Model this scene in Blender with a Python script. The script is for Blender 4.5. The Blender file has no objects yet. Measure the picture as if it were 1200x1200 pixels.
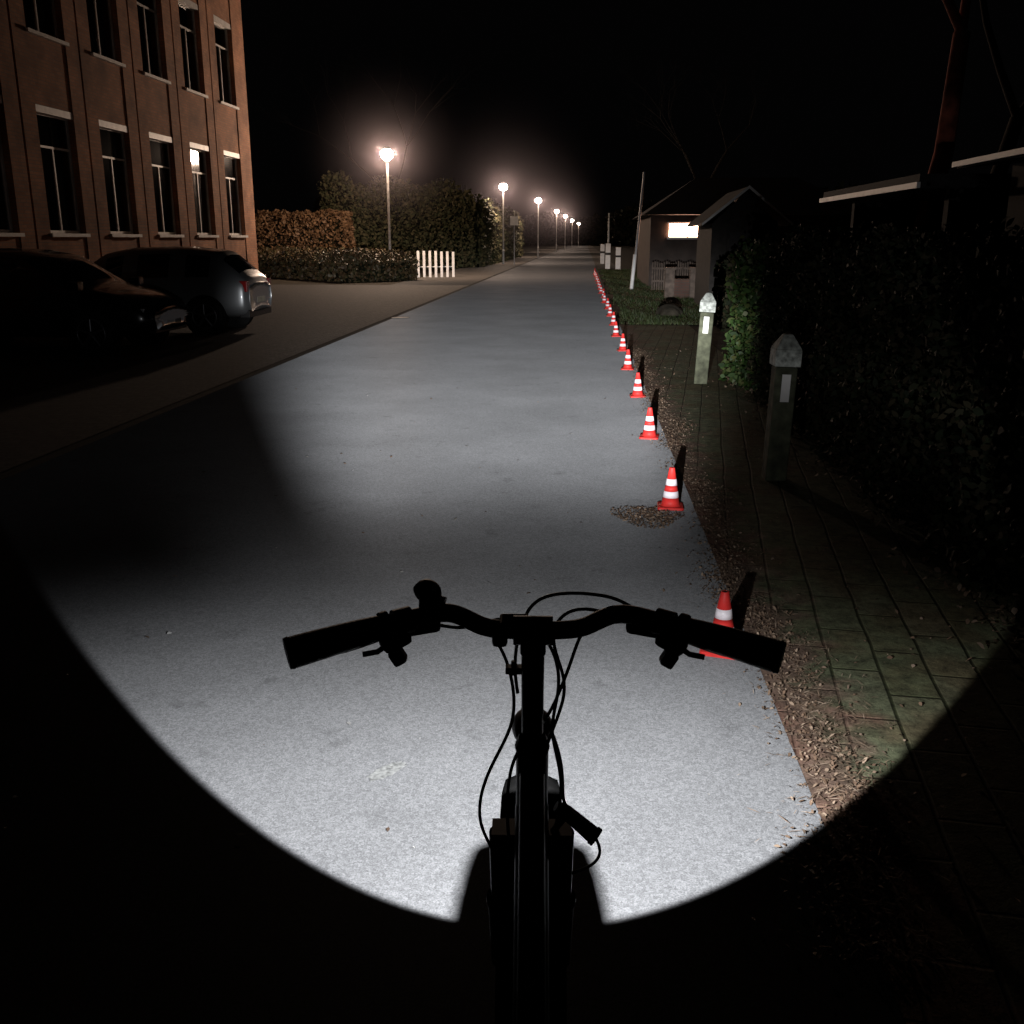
import bpy, math, random
import numpy as np
from mathutils import Vector, Matrix, Euler
random.seed(7); np.random.seed(7)
R=math.radians
scene=bpy.context.scene
col=scene.collection

# ---------------------------------------------------------------- materials
def newmat(name):
    m=bpy.data.materials.new(name); m.use_nodes=True
    nt=m.node_tree; nt.nodes.clear()
    out=nt.nodes.new('ShaderNodeOutputMaterial')
    return m,nt,out
def N(nt,t,**kw):
    n=nt.nodes.new(t)
    for k,v in kw.items(): setattr(n,k,v)
    return n
def pbr(name,colr,rough=.6,metal=0.,var=.25,scale=8.,bump=0.,bscale=40.,spec=.4,coat=0.):
    m,nt,out=newmat(name)
    b=N(nt,'ShaderNodeBsdfPrincipled'); b.inputs['Roughness'].default_value=rough
    b.inputs['Metallic'].default_value=metal
    b.inputs['Specular IOR Level'].default_value=spec
    b.inputs['Coat Weight'].default_value=coat
    tc=N(nt,'ShaderNodeTexCoord'); no=N(nt,'ShaderNodeTexNoise'); no.inputs['Scale'].default_value=scale
    no.inputs['Detail'].default_value=3
    nt.links.new(tc.outputs['Object'],no.inputs['Vector'])
    r=N(nt,'ShaderNodeValToRGB')
    r.color_ramp.elements[0].position=.3; r.color_ramp.elements[1].position=.7
    r.color_ramp.elements[0].color=tuple(c*(1-var) for c in colr)+(1,)
    r.color_ramp.elements[1].color=tuple(min(1,c*(1+var)) for c in colr)+(1,)
    nt.links.new(no.outputs['Fac'],r.inputs['Fac']); nt.links.new(r.outputs['Color'],b.inputs['Base Color'])
    if bump>0:
        n2=N(nt,'ShaderNodeTexNoise'); n2.inputs['Scale'].default_value=bscale; n2.inputs['Detail'].default_value=3
        nt.links.new(tc.outputs['Object'],n2.inputs['Vector'])
        bp=N(nt,'ShaderNodeBump'); bp.inputs['Strength'].default_value=bump; bp.inputs['Distance'].default_value=.01
        nt.links.new(n2.outputs['Fac'],bp.inputs['Height']); nt.links.new(bp.outputs['Normal'],b.inputs['Normal'])
    nt.links.new(b.outputs[0],out.inputs['Surface'])
    return m
def emis(name,colr,strength):
    m,nt,out=newmat(name); e=N(nt,'ShaderNodeEmission')
    e.inputs['Color'].default_value=tuple(colr)+(1,); e.inputs['Strength'].default_value=strength
    nt.links.new(e.outputs[0],out.inputs['Surface']); return m
def leafmat(name,cols,rough=.55,spec=.3):
    m,nt,out=newmat(name); b=N(nt,'ShaderNodeBsdfPrincipled'); b.inputs['Roughness'].default_value=rough
    b.inputs['Specular IOR Level'].default_value=spec
    g=N(nt,'ShaderNodeNewGeometry'); r=N(nt,'ShaderNodeValToRGB')
    el=r.color_ramp.elements
    while len(el)<len(cols): el.new(.5)
    for i,c in enumerate(cols):
        el[i].position=i/(len(cols)-1); el[i].color=tuple(c)+(1,)
    nt.links.new(g.outputs['Random Per Island'],r.inputs['Fac']); nt.links.new(r.outputs['Color'],b.inputs['Base Color'])
    nt.links.new(b.outputs[0],out.inputs['Surface']); return m

def asphalt(name,base):
    m,nt,out=newmat(name)
    g=N(nt,'ShaderNodeNewGeometry')
    def noise(sc,det=2,ro=.6):
        n=N(nt,'ShaderNodeTexNoise'); n.inputs['Scale'].default_value=sc; n.inputs['Detail'].default_value=det
        n.inputs['Roughness'].default_value=ro; nt.links.new(g.outputs['Position'],n.inputs['Vector']); return n
    def ramp(src,p0,c0,p1,c1):
        r=N(nt,'ShaderNodeMapRange'); r.inputs['From Min'].default_value=p0; r.inputs['From Max'].default_value=p1
        r.inputs['To Min'].default_value=c0; r.inputs['To Max'].default_value=c1
        nt.links.new(src,r.inputs['Value']); return r.outputs[0]
    def mul(a,b_):
        q=N(nt,'ShaderNodeMath',operation='MULTIPLY'); nt.links.new(a,q.inputs[0]); nt.links.new(b_,q.inputs[1]); return q.outputs[0]
    big=ramp(noise(.9,4,.62).outputs['Fac'],.32,.86,.68,1.08)
    stain=ramp(noise(4.5,4,.7).outputs['Fac'],.60,1.,.72,.72)
    fine=ramp(noise(190,2,.8).outputs['Fac'],.30,.56,.70,1.42)
    v=N(nt,'ShaderNodeTexVoronoi'); v.inputs['Scale'].default_value=110; nt.links.new(g.outputs['Position'],v.inputs['Vector'])
    sep=N(nt,'ShaderNodeSeparateColor'); nt.links.new(v.outputs['Color'],sep.inputs[0])
    st=ramp(sep.outputs[0],.0,.80,1.,1.2)
    f=mul(mul(big,stain),mul(fine,st))
    rgb=N(nt,'ShaderNodeCombineColor')
    for i,c in enumerate(base):
        q=N(nt,'ShaderNodeMath',operation='MULTIPLY'); nt.links.new(f,q.inputs[0]); q.inputs[1].default_value=c
        nt.links.new(q.outputs[0],rgb.inputs[i])
    d=N(nt,'ShaderNodeBsdfDiffuse'); d.inputs['Roughness'].default_value=1.0
    nt.links.new(rgb.outputs[0],d.inputs['Color'])
    gl=N(nt,'ShaderNodeBsdfGlossy'); gl.inputs['Roughness'].default_value=.5; gl.inputs['Color'].default_value=(.5,.5,.5,1)
    mx=N(nt,'ShaderNodeMixShader'); mx.inputs[0].default_value=.05
    nt.links.new(d.outputs[0],mx.inputs[1]); nt.links.new(gl.outputs[0],mx.inputs[2])
    nt.links.new(mx.outputs[0],out.inputs['Surface'])
    return m

def pavermat(name,c1,c2,cm,w=.3,h=.3,rot=0,mortar=.012,bump=True,dirt=None):
    m,nt,out=newmat(name)
    g=N(nt,'ShaderNodeNewGeometry'); mp=N(nt,'ShaderNodeMapping'); mp.inputs['Rotation'].default_value=(0,0,rot)
    nt.links.new(g.outputs['Position'],mp.inputs['Vector'])
    nn=N(nt,'ShaderNodeTexNoise'); nn.inputs['Scale'].default_value=2; nn.inputs['Detail'].default_value=1; nt.links.new(g.outputs['Position'],nn.inputs['Vector'])
    add=N(nt,'ShaderNodeVectorMath',operation='MULTIPLY_ADD'); nt.links.new(nn.outputs['Color'],add.inputs[0])
    add.inputs[1].default_value=(.025,.025,0); nt.links.new(mp.outputs[0],add.inputs[2])
    br=N(nt,'ShaderNodeTexBrick'); br.inputs['Scale'].default_value=1
    br.inputs['Brick Width'].default_value=w; br.inputs['Row Height'].default_value=h; br.inputs['Mortar Size'].default_value=mortar
    br.inputs['Mortar Smooth'].default_value=.8
    br.inputs['Color1'].default_value=c1+(1,); br.inputs['Color2'].default_value=c2+(1,); br.inputs['Mortar'].default_value=cm+(1,)
    nt.links.new(add.outputs[0],br.inputs['Vector'])
    n2=N(nt,'ShaderNodeTexNoise'); n2.inputs['Scale'].default_value=11; n2.inputs['Detail'].default_value=6; n2.inputs['Roughness'].default_value=.85
    nt.links.new(g.outputs['Position'],n2.inputs['Vector'])
    mr=N(nt,'ShaderNodeMapRange'); mr.inputs['From Min'].default_value=.32; mr.inputs['From Max'].default_value=.68
    mr.inputs['To Min'].default_value=.2; mr.inputs['To Max'].default_value=1.8; nt.links.new(n2.outputs['Fac'],mr.inputs['Value'])
    colout=br.outputs['Color']
    if dirt:
        sx=N(nt,'ShaderNodeSeparateXYZ'); nt.links.new(g.outputs['Position'],sx.inputs[0])
        n3=N(nt,'ShaderNodeTexNoise'); n3.inputs['Scale'].default_value=5; n3.inputs['Detail'].default_value=4; nt.links.new(g.outputs['Position'],n3.inputs['Vector'])
        q=N(nt,'ShaderNodeMath',operation='MULTIPLY_ADD'); nt.links.new(n3.outputs['Fac'],q.inputs[0]); q.inputs[1].default_value=.9; nt.links.new(sx.outputs[0],q.inputs[2])
        dm=N(nt,'ShaderNodeMapRange',interpolation_type='SMOOTHSTEP'); dm.inputs['From Min'].default_value=1.25; dm.inputs['From Max'].default_value=1.55
        dm.inputs['To Min'].default_value=1; dm.inputs['To Max'].default_value=0; nt.links.new(q.outputs[0],dm.inputs['Value'])
        mc=N(nt,'ShaderNodeMix',data_type='RGBA'); nt.links.new(dm.outputs[0],mc.inputs[0]); nt.links.new(br.outputs['Color'],mc.inputs[6]); mc.inputs[7].default_value=dirt+(1,)
        n4=N(nt,'ShaderNodeTexNoise'); n4.inputs['Scale'].default_value=1.7; n4.inputs['Detail'].default_value=3; nt.links.new(g.outputs['Position'],n4.inputs['Vector'])
        d4=N(nt,'ShaderNodeMapRange',interpolation_type='SMOOTHSTEP'); d4.inputs['From Min'].default_value=.45; d4.inputs['From Max'].default_value=.62
        d4.inputs['To Max'].default_value=.75; nt.links.new(n4.outputs['Fac'],d4.inputs['Value'])
        m4=N(nt,'ShaderNodeMix',data_type='RGBA',blend_type='MULTIPLY'); nt.links.new(d4.outputs[0],m4.inputs[0]); nt.links.new(mc.outputs[2],m4.inputs[6]); m4.inputs[7].default_value=(.95,.66,.62,1)
        colout=m4.outputs[2]
    mu=N(nt,'ShaderNodeVectorMath',operation='SCALE'); nt.links.new(colout,mu.inputs[0]); nt.links.new(mr.outputs[0],mu.inputs['Scale'])
    b=N(nt,'ShaderNodeBsdfPrincipled'); b.inputs['Roughness'].default_value=.85; b.inputs['Specular IOR Level'].default_value=.2
    nt.links.new(mu.outputs[0],b.inputs['Base Color'])
    if bump:
        bp=N(nt,'ShaderNodeBump'); bp.inputs['Strength'].default_value=.6; bp.inputs['Distance'].default_value=.008
        mh=N(nt,'ShaderNodeMath',operation='MULTIPLY_ADD'); nt.links.new(n2.outputs['Fac'],mh.inputs[0]); mh.inputs[1].default_value=1.6
        inv=N(nt,'ShaderNodeMath',operation='SUBTRACT'); inv.inputs[0].default_value=1; nt.links.new(br.outputs['Fac'],inv.inputs[1])
        nt.links.new(inv.outputs[0],mh.inputs[2]); nt.links.new(mh.outputs[0],bp.inputs['Height']); nt.links.new(bp.outputs[0],b.inputs['Normal'])
    nt.links.new(b.outputs[0],out.inputs['Surface']); return m

def brickmat(name,c1,c2,cm):
    m,nt,out=newmat(name)
    g=N(nt,'ShaderNodeNewGeometry'); s=N(nt,'ShaderNodeSeparateXYZ'); nt.links.new(g.outputs['Position'],s.inputs[0])
    a=N(nt,'ShaderNodeMath',operation='ADD'); nt.links.new(s.outputs[0],a.inputs[0]); nt.links.new(s.outputs[1],a.inputs[1])
    c=N(nt,'ShaderNodeCombineXYZ'); nt.links.new(a.outputs[0],c.inputs[0]); nt.links.new(s.outputs[2],c.inputs[1])
    br=N(nt,'ShaderNodeTexBrick'); br.inputs['Scale'].default_value=1
    br.inputs['Brick Width'].default_value=.22; br.inputs['Row Height'].default_value=.075; br.inputs['Mortar Size'].default_value=.008
    br.inputs['Color1'].default_value=c1+(1,); br.inputs['Color2'].default_value=c2+(1,); br.inputs['Mortar'].default_value=cm+(1,)
    nt.links.new(c.outputs[0],br.inputs['Vector'])
    n2=N(nt,'ShaderNodeTexNoise'); n2.inputs['Scale'].default_value=1.3; n2.inputs['Detail'].default_value=5
    nt.links.new(g.outputs['Position'],n2.inputs['Vector'])
    mr=N(nt,'ShaderNodeMapRange'); mr.inputs['From Min'].default_value=.3; mr.inputs['From Max'].default_value=.7
    mr.inputs['To Min'].default_value=.55; mr.inputs['To Max'].default_value=1.3; nt.links.new(n2.outputs['Fac'],mr.inputs['Value'])
    mu=N(nt,'ShaderNodeVectorMath',operation='SCALE'); nt.links.new(br.outputs['Color'],mu.inputs[0]); nt.links.new(mr.outputs[0],mu.inputs['Scale'])
    b=N(nt,'ShaderNodeBsdfPrincipled'); b.inputs['Roughness'].default_value=.9
    nt.links.new(mu.outputs[0],b.inputs['Base Color']); nt.links.new(b.outputs[0],out.inputs['Surface']); return m

def glassmat(name):
    m,nt,out=newmat(name)
    t=N(nt,'ShaderNodeBsdfTransparent'); g=N(nt,'ShaderNodeBsdfGlossy'); g.inputs['Roughness'].default_value=.07
    t.inputs['Color'].default_value=(.7,.75,.72,1)
    lw=N(nt,'ShaderNodeFresnel'); lw.inputs['IOR'].default_value=1.55
    mx=N(nt,'ShaderNodeMixShader'); nt.links.new(lw.outputs[0],mx.inputs[0]); nt.links.new(t.outputs[0],mx.inputs[1]); nt.links.new(g.outputs[0],mx.inputs[2])
    nt.links.new(mx.outputs[0],out.inputs['Surface']); return m

M={}
M['asphalt']=asphalt('asphalt',(.146,.148,.153))
M['asphalt2']=asphalt('asphalt_side',(.11,.10,.09))
M['ground']=pbr('ground_soil',(.035,.03,.022),.95,var=.5,scale=3,spec=.1)
M['paver']=pavermat('mossy_pavers',(.085,.098,.050),(.115,.125,.075),(.022,.028,.011),.42,.19,R(97),.010,True,(.15,.10,.075))
M['paver2']=pavermat('parking_pavers',(.085,.08,.075),(.065,.062,.06),(.02,.02,.018),.2,.1,0,.008,False)
M['kerb']=pbr('kerb_concrete',(.12,.12,.11),.9,var=.3,scale=12,bump=.4)
M['gutter']=pbr('gutter_dirt',(.012,.011,.009),.95,spec=.1)
M['brick']=brickmat('brick',(.46,.205,.105),(.36,.15,.075),(.25,.17,.12))
M['brick2']=brickmat('brick_dark',(.10,.05,.035),(.08,.04,.03),(.06,.05,.04))
M['white']=pbr('white_paint',(.72,.70,.68),.5,var=.12,scale=5)
M['offwhite']=pbr('weathered_white',(.55,.55,.52),.7,var=.25,scale=15)
M['curtain']=pbr('curtain',(.45,.42,.38),.9,var=.3,scale=14)
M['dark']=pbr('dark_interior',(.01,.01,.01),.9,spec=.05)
M['groove']=pbr('groove',(.02,.016,.014),.9)
M['glass']=glassmat('window_glass')
M['carglass']=pbr('car_glass',(.006,.007,.008),.04,spec=.6,var=.05)
M['silver']=pbr('silver_paint',(.17,.175,.18),.34,metal=.5,var=.06,scale=2,coat=.4)
M['black_paint']=pbr('black_paint',(.006,.006,.007),.22,var=.1,scale=2,coat=.5)
M['tyre']=pbr('tyre_rubber',(.010,.010,.010),.8,spec=.2)
M['rim']=pbr('alloy_rim',(.14,.14,.15),.35,metal=.8)
M['plastic']=pbr('black_plastic',(.012,.012,.012),.6,spec=.25,var=.3,scale=20)
M['bikeblack']=pbr('bike_black',(.006,.006,.006),.5,spec=.25,var=.3,scale=20)
M['guardblack']=pbr('mudguard_matt_black',(.0008,.0008,.0008),1.0,spec=.0,var=.3,scale=20)
M['bikemetal']=pbr('bike_metal',(.05,.05,.052),.4,metal=.7,spec=.3)
M['tail']=pbr('tail_lens',(.18,.01,.01),.2,coat=.4)
M['headlens']=pbr('head_lens',(.3,.3,.32),.12,coat=.8)
M['plate']=pbr('number_plate',(.2,.19,.15),.5)
M['conered']=pbr('cone_red',(.58,.030,.026),.55,var=.15,scale=25,spec=.25)
M['coneband']=pbr('cone_reflective_band',(.78,.72,.76),.4,var=.10,scale=60)
M['wood']=pbr('mossy_post',(.070,.074,.046),.9,var=.6,scale=11,bump=.6,bscale=30)
M['posttop']=pbr('post_cap',(.44,.46,.42),.8,var=.5,scale=28,bump=.5)
M['steel']=pbr('galvanised_steel',(.40,.40,.41),.5,metal=.3,var=.2)
M['lamppole']=pbr('lamp_pole',(.50,.48,.46),.5,var=.2)
M['lamp']=emis('lamp_globe',(1.0,.72,.53),1250.)
M['lampfar']=emis('lamp_globe_far',(1.0,.74,.57),700.)
M['porchlight']=emis('porch_light_panel',(1.0,.52,.33),34.)
M['bark']=pbr('bark_red',(.46,.13,.08),.9,var=.5,scale=6,bump=.9,bscale=14)
M['bark2']=pbr('bark_dark',(.018,.014,.011),.95,var=.4,scale=8)
M['fencewood']=pbr('fence_wood',(.10,.075,.06),.9,var=.4,scale=8)
M['roof']=pbr('roof_tiles',(.018,.016,.016),.8,var=.3,scale=10)
M['timber']=pbr('dark_timber',(.018,.015,.013),.85,var=.5,scale=7)
M['render']=pbr('house_render',(.050,.038,.032),.9,var=.25,scale=3)
M['hedge_green']=leafmat('hedge_leaves',[(.012,.028,.007),(.03,.062,.013),(.045,.085,.022),(.085,.09,.03)])
M['hedge_far']=leafmat('hedge_leaves_winter',[(.04,.045,.02),(.06,.065,.028),(.09,.08,.04),(.11,.095,.05)],.8)
M['hedge_dark']=leafmat('hedge_leaves_dark',[(.010,.013,.007),(.018,.025,.011),(.03,.028,.016),(.045,.036,.020)],.7,.12)
M['hedge_tan']=leafmat('beech_leaves',[(.12,.065,.035),(.20,.115,.06),(.15,.09,.045),(.26,.155,.085)])
M['shrub']=leafmat('shrub_leaves',[(.04,.026,.014),(.07,.042,.02),(.038,.038,.016),(.09,.058,.026)])
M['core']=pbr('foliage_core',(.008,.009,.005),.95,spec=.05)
M['grass']=leafmat('grass_blades',[(.020,.032,.010),(.036,.056,.016),(.05,.055,.02)])
M['deadleaf']=leafmat('dead_leaves',[(.10,.06,.038),(.18,.115,.075),(.13,.085,.055),(.34,.25,.18),(.05,.03,.02)],.8)
M['straw']=leafmat('dry_straw',[(.32,.22,.15),(.20,.135,.09),(.46,.35,.26)],.8)
M['debris']=leafmat('pale_debris',[(.5,.5,.48),(.35,.33,.28),(.6,.6,.6)],.8)
M['patch']=pbr('worn_paint',(.27,.275,.27),.9,var=.5,scale=70)

# ---------------------------------------------------------------- mesh builder
class MB:
    def __init__(s): s.v=[];s.f=[];s.m=[];s.mats=[];s.sm=[]
    def mi(s,mat):
        mat=M[mat]
        if mat not in s.mats: s.mats.append(mat)
        return s.mats.index(mat)
    def add(s,vs,fs,mat,smooth=False):
        o=len(s.v); s.v+= [tuple(v) for v in vs]; i=s.mi(mat)
        for f in fs: s.f.append([o+k for k in f]); s.m.append(i); s.sm.append(smooth)
    def box(s,x0,x1,y0,y1,z0,z1,mat,mtx=None):
        vs=[Vector(p) for p in [(x0,y0,z0),(x1,y0,z0),(x1,y1,z0),(x0,y1,z0),(x0,y0,z1),(x1,y0,z1),(x1,y1,z1),(x0,y1,z1)]]
        if mtx: vs=[mtx@v for v in vs]
        s.add(vs,[(0,3,2,1),(4,5,6,7),(0,1,5,4),(1,2,6,5),(2,3,7,6),(3,0,4,7)],mat)
    def tube(s,p0,p1,r0,r1,mat,n=10,cap=True):
        p0=Vector(p0);p1=Vector(p1); d=(p1-p0)
        if d.length<1e-6: return
        q=d.to_track_quat('Z','Y').to_matrix()
        vs=[]
        for p,r in((p0,r0),(p1,r1)):
            for k in range(n):
                a=2*math.pi*k/n; vs.append(p+q@Vector((r*math.cos(a),r*math.sin(a),0)))
        fs=[(k,(k+1)%n,n+(k+1)%n,n+k) for k in range(n)]
        s.add(vs,fs,mat,True)
        if cap: s.add(vs,[tuple(range(n))[::-1],tuple(range(n,2*n))],mat)
    def lathe(s,prof,mats,c=(0,0,0),n=20,mtx=None):
        base=len(s.v)
        for r,z in prof:
            for k in range(n):
                a=2*math.pi*k/n; v=Vector((r*math.cos(a),r*math.sin(a),z))
                if mtx: v=mtx@v
                s.v.append(tuple(v+Vector(c)))
        for i in range(len(prof)-1):
            mt=mats[i] if isinstance(mats,(list,tuple)) else mats
            i0=s.mi(mt)
            for k in range(n):
                s.f.append([base+i*n+k,base+i*n+(k+1)%n,base+(i+1)*n+(k+1)%n,base+(i+1)*n+k]); s.m.append(i0); s.sm.append(True)
    def build(s,name,parent=None,bevel=0,loc=None,rot=None):
        me=bpy.data.meshes.new(name); me.from_pydata(s.v,[],s.f); me.update()
        for m in s.mats: me.materials.append(m)
        me.polygons.foreach_set('material_index',s.m); me.polygons.foreach_set('use_smooth',s.sm)
        ob=bpy.data.objects.new(name,me); col.objects.link(ob)
        if parent: ob.parent=parent
        if loc: ob.location=loc
        if rot: ob.rotation_euler=rot
        if bevel:
            b=ob.modifiers.new('bevel','BEVEL'); b.width=bevel; b.segments=2; b.limit_method='ANGLE'
        return ob
def empty(name,loc=(0,0,0),rotz=0):
    e=bpy.data.objects.new(name,None); col.objects.link(e); e.location=loc; e.rotation_euler=(0,0,rotz); return e
def curve(name,pts,r,mat,parent=None,nurbs=True,radii=None,closed=False):
    cu=bpy.data.curves.new(name,'CURVE'); cu.dimensions='3D'; cu.bevel_depth=r; cu.bevel_resolution=4; cu.resolution_u=10
    cu.use_fill_caps=True
    sp=cu.splines.new('NURBS' if nurbs else 'POLY'); sp.points.add(len(pts)-1)
    for i,p in enumerate(pts):
        sp.points[i].co=(*p,1)
        if radii: sp.points[i].radius=radii[i]
    if nurbs: sp.order_u=4 if len(pts)>3 else len(pts); sp.use_endpoint_u=not closed
    sp.use_cyclic_u=closed
    cu.materials.append(M[mat]); ob=bpy.data.objects.new(name,cu); col.objects.link(ob)
    if parent: ob.parent=parent
    return ob
def sheet(name,x0,x1,y0,y1,z,mat,nx=1,ny=1):
    b=MB(); vs=[(x0+(x1-x0)*i/nx,y0+(y1-y0)*j/ny,z) for j in range(ny+1) for i in range(nx+1)]
    fs=[(j*(nx+1)+i,j*(nx+1)+i+1,(j+1)*(nx+1)+i+1,(j+1)*(nx+1)+i) for j in range(ny) for i in range(nx)]
    b.add(vs,fs,mat); return b.build(name)

def quads(name,P,size,mat,parent=None,aspect=1.6,flat=None,jit=.4):
    n=len(P); P=np.asarray(P)
    if flat is None:
        u=np.random.normal(size=(n,3)); u/=np.linalg.norm(u,axis=1)[:,None]
        w=np.random.normal(size=(n,3)); v=np.cross(u,w); v/=np.linalg.norm(v,axis=1)[:,None]
    else:
        a=np.random.rand(n)*6.283
        u=np.stack([np.cos(a),np.sin(a),np.random.normal(size=n)*flat],1)
        v=np.stack([-np.sin(a),np.cos(a),np.random.normal(size=n)*flat],1)
    s=size*(1+jit*(np.random.rand(n)*2-1))
    asp=aspect*(.7+.6*np.random.rand(n))
    u=u*(s*asp/2)[:,None]; v=v*(s/2)[:,None]
    nrm=np.cross(u,v); nrm/= (np.linalg.norm(nrm,axis=1)[:,None]+1e-9)
    bend=nrm*(s*.18)[:,None]
    V=np.stack([P-u,P-u*.2+v+bend,P+u*.45+v*.8+bend,P+u,P+u*.45-v*.8+bend,P-u*.2-v+bend],1).reshape(-1,3)
    me=bpy.data.meshes.new(name)
    me.vertices.add(n*6); me.vertices.foreach_set('co',V.ravel())
    me.loops.add(n*6); me.loops.foreach_set('vertex_index',np.arange(n*6))
    me.polygons.add(n); me.polygons.foreach_set('loop_start',np.arange(n)*6); me.polygons.foreach_set('loop_total',np.full(n,6))
    me.update(); me.validate()
    me.materials.append(M[mat]); ob=bpy.data.objects.new(name,me); col.objects.link(ob)
    if parent: ob.parent=parent
    return ob

def hedge(name,p0,p1,thick,h,n,size,mat,hvar=.12,rag=.08):
    e=empty(name,(0,0,0))
    p0=np.array(p0,float);p1=np.array(p1,float); L=np.linalg.norm(p1-p0); t=(p1-p0)/L; nn=np.array([-t[1],t[0]])
    def H(a): return h*(1+hvar*.5*np.sin(a*1.7+1)+hvar*.5*np.sin(a*4.1))
    b=MB(); k=max(2,int(L/.8)); vs=[];fs=[]
    for i in range(k+1):
        a=L*i/k; hh=float(H(a))-.12-rag
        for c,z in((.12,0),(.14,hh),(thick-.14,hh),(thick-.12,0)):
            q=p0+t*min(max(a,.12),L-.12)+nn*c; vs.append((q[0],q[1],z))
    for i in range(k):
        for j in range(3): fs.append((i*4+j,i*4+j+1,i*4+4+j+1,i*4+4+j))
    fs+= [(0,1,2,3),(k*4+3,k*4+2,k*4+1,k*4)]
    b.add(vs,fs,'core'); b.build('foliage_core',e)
    A=L*thick; F=L*h; E=thick*h; tot=A+2*F+2*E
    pts=[]
    def samp(m,kind):
        m=int(m)
        if m<1: return
        a=np.random.rand(m)*L; c=np.random.rand(m)*thick; z=np.random.rand(m)
        if kind=='top': zz=H(a)+0*z
        else: zz=z*H(a)
        if kind=='f0': c=c*0
        if kind=='f1': c=c*0+thick
        if kind=='e0': a=a*0
        if kind=='e1': a=a*0+L
        lump=.06*np.sin(a*5+zz*4)+.05*np.sin(a*11-zz*7+c*6)
        q=p0[None]+t[None]*a[:,None]+nn[None]*c[:,None]
        P=np.concatenate([q,zz[:,None]],1)
        depth=np.abs(np.random.normal(size=m))*(.06+rag)
        inn=np.concatenate([np.tile(nn,(m,1)) if kind=='f0' else (-np.tile(nn,(m,1)) if kind=='f1' else (np.tile(t,(m,1)) if kind=='e0' else (-np.tile(t,(m,1)) if kind=='e1' else np.zeros((m,2))))), np.full((m,1),-1. if kind=='top' else 0.)],1)
        P=P+inn*(depth-rag*.9+lump)[:,None]+np.random.normal(size=(m,3))*.02
        P[:,2]=np.maximum(P[:,2],.02); pts.append(P)
    samp(n*A/tot,'top');samp(n*F/tot,'f0');samp(n*F/tot,'f1');samp(n*E/tot,'e0');samp(n*E/tot,'e1')
    quads('leaves',np.concatenate(pts),size,mat,e)
    return e

# ---------------------------------------------------------------- ground & road
sheet('ground',-300,300,-60,600,-.014,'ground')
sheet('road',-4.1,.73,-8,260,0,'asphalt')
sheet('gutter',-4.24,-4.1,-8,260,-.006,'gutter')
sheet('parking_area',-12.6,-4.24,-8,37,0,'paver2')
sheet('side_street',-7.2,-4.24,37,260,0,'asphalt2')
sheet('pavement',.73,2.1,-8,20,-.002,'paver')
sheet('verge',.73,3.2,20,60,-.004,'ground')
sheet('driveway',.73,2.0,60,260,-.003,'asphalt2')
b=MB(); b.lathe([(.001,.008),(.16,.008),(.19,.008),(.20,.003)],['offwhite','offwhite','kerb'],n=20)
b.build('manhole_cover',loc=(-3.95,21.4,0))
def blob(cx,cy,rx,ry,rot,z,mat,n=22,j=.35):
    vs=[]
    for k in range(n):
        a=2*math.pi*k/n; q=1+random.uniform(-j,j)
        x=rx*q*math.cos(a);y=ry*q*math.sin(a)
        vs.append((cx+x*math.cos(rot)-y*math.sin(rot),cy+x*math.sin(rot)+y*math.cos(rot),z))
    bb=MB(); bb.add(vs,[tuple(range(n))],mat); return bb
blob(-.60,2.78,.075,.032,R(50),.004,'patch',30,.15).build('road_paint_patch')

# leaf litter along the edge
n=19000
y=2+ (np.random.rand(n)**1.3)*14
x=.80+np.random.normal(size=n)*.07+.05*np.sin(y*2.3)+.04*np.sin(y*5.1)
keep=(np.sin(y*3.1)+np.sin(y*1.3+2)+np.random.normal(size=n)*1.1)>-.9
P=np.stack([x,y,.004+np.random.rand(n)*.010],1)[keep]
quads('leaf_litter',P,.0055,'deadleaf',flat=.45,aspect=1.8,jit=.9)
n=7500
y=2+(np.random.rand(n)**1.3)*14; x=.83+np.random.normal(size=n)*.10+.05*np.sin(y*2.3)
quads('dry_straw',np.stack([x,y,.006+np.random.rand(n)*.012],1),.0018,'straw',flat=.15,aspect=16,jit=.7)
n=900
x=np.random.uniform(.9,2.05,n); y=np.random.uniform(2,16,n)
quads('fallen_leaves',np.stack([x,y,np.full(n,.009)],1),.009,'deadleaf',flat=.4,aspect=1.6,jit=.8)
n=1500
x=1.95+np.random.normal(size=n)*.14; y=np.random.uniform(2.5,13,n)
quads('leaf_drift',np.stack([x,y,.012+np.random.rand(n)*.03],1),.016,'deadleaf',flat=.5,aspect=1.5,jit=.8)
n=1500
a=np.random.rand(n)*6.28; r=np.random.rand(n)**.7*(1+.15*np.sin(a*3))
quads('leaf_pile',np.stack([.42+r*np.cos(a)*.22,5.86+r*np.sin(a)*.24,.004+np.random.rand(n)*.008],1),.0075,'deadleaf',flat=.4,aspect=1.6,jit=.8)
n=60
x=np.random.uniform(-3,.7,n); y=2.3+np.random.rand(n)**1.5*9
quads('road_debris',np.stack([x,y,np.full(n,.005)],1),.008,'debris',flat=.2,aspect=2.2,jit=.8)
n=80
x=np.random.uniform(-3.6,.7,n); y=2.3+np.random.rand(n)**1.2*12
quads('scattered_leaves',np.stack([x,y,np.full(n,.006)],1),.009,'deadleaf',flat=.3,aspect=1.9,jit=.7)

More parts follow.
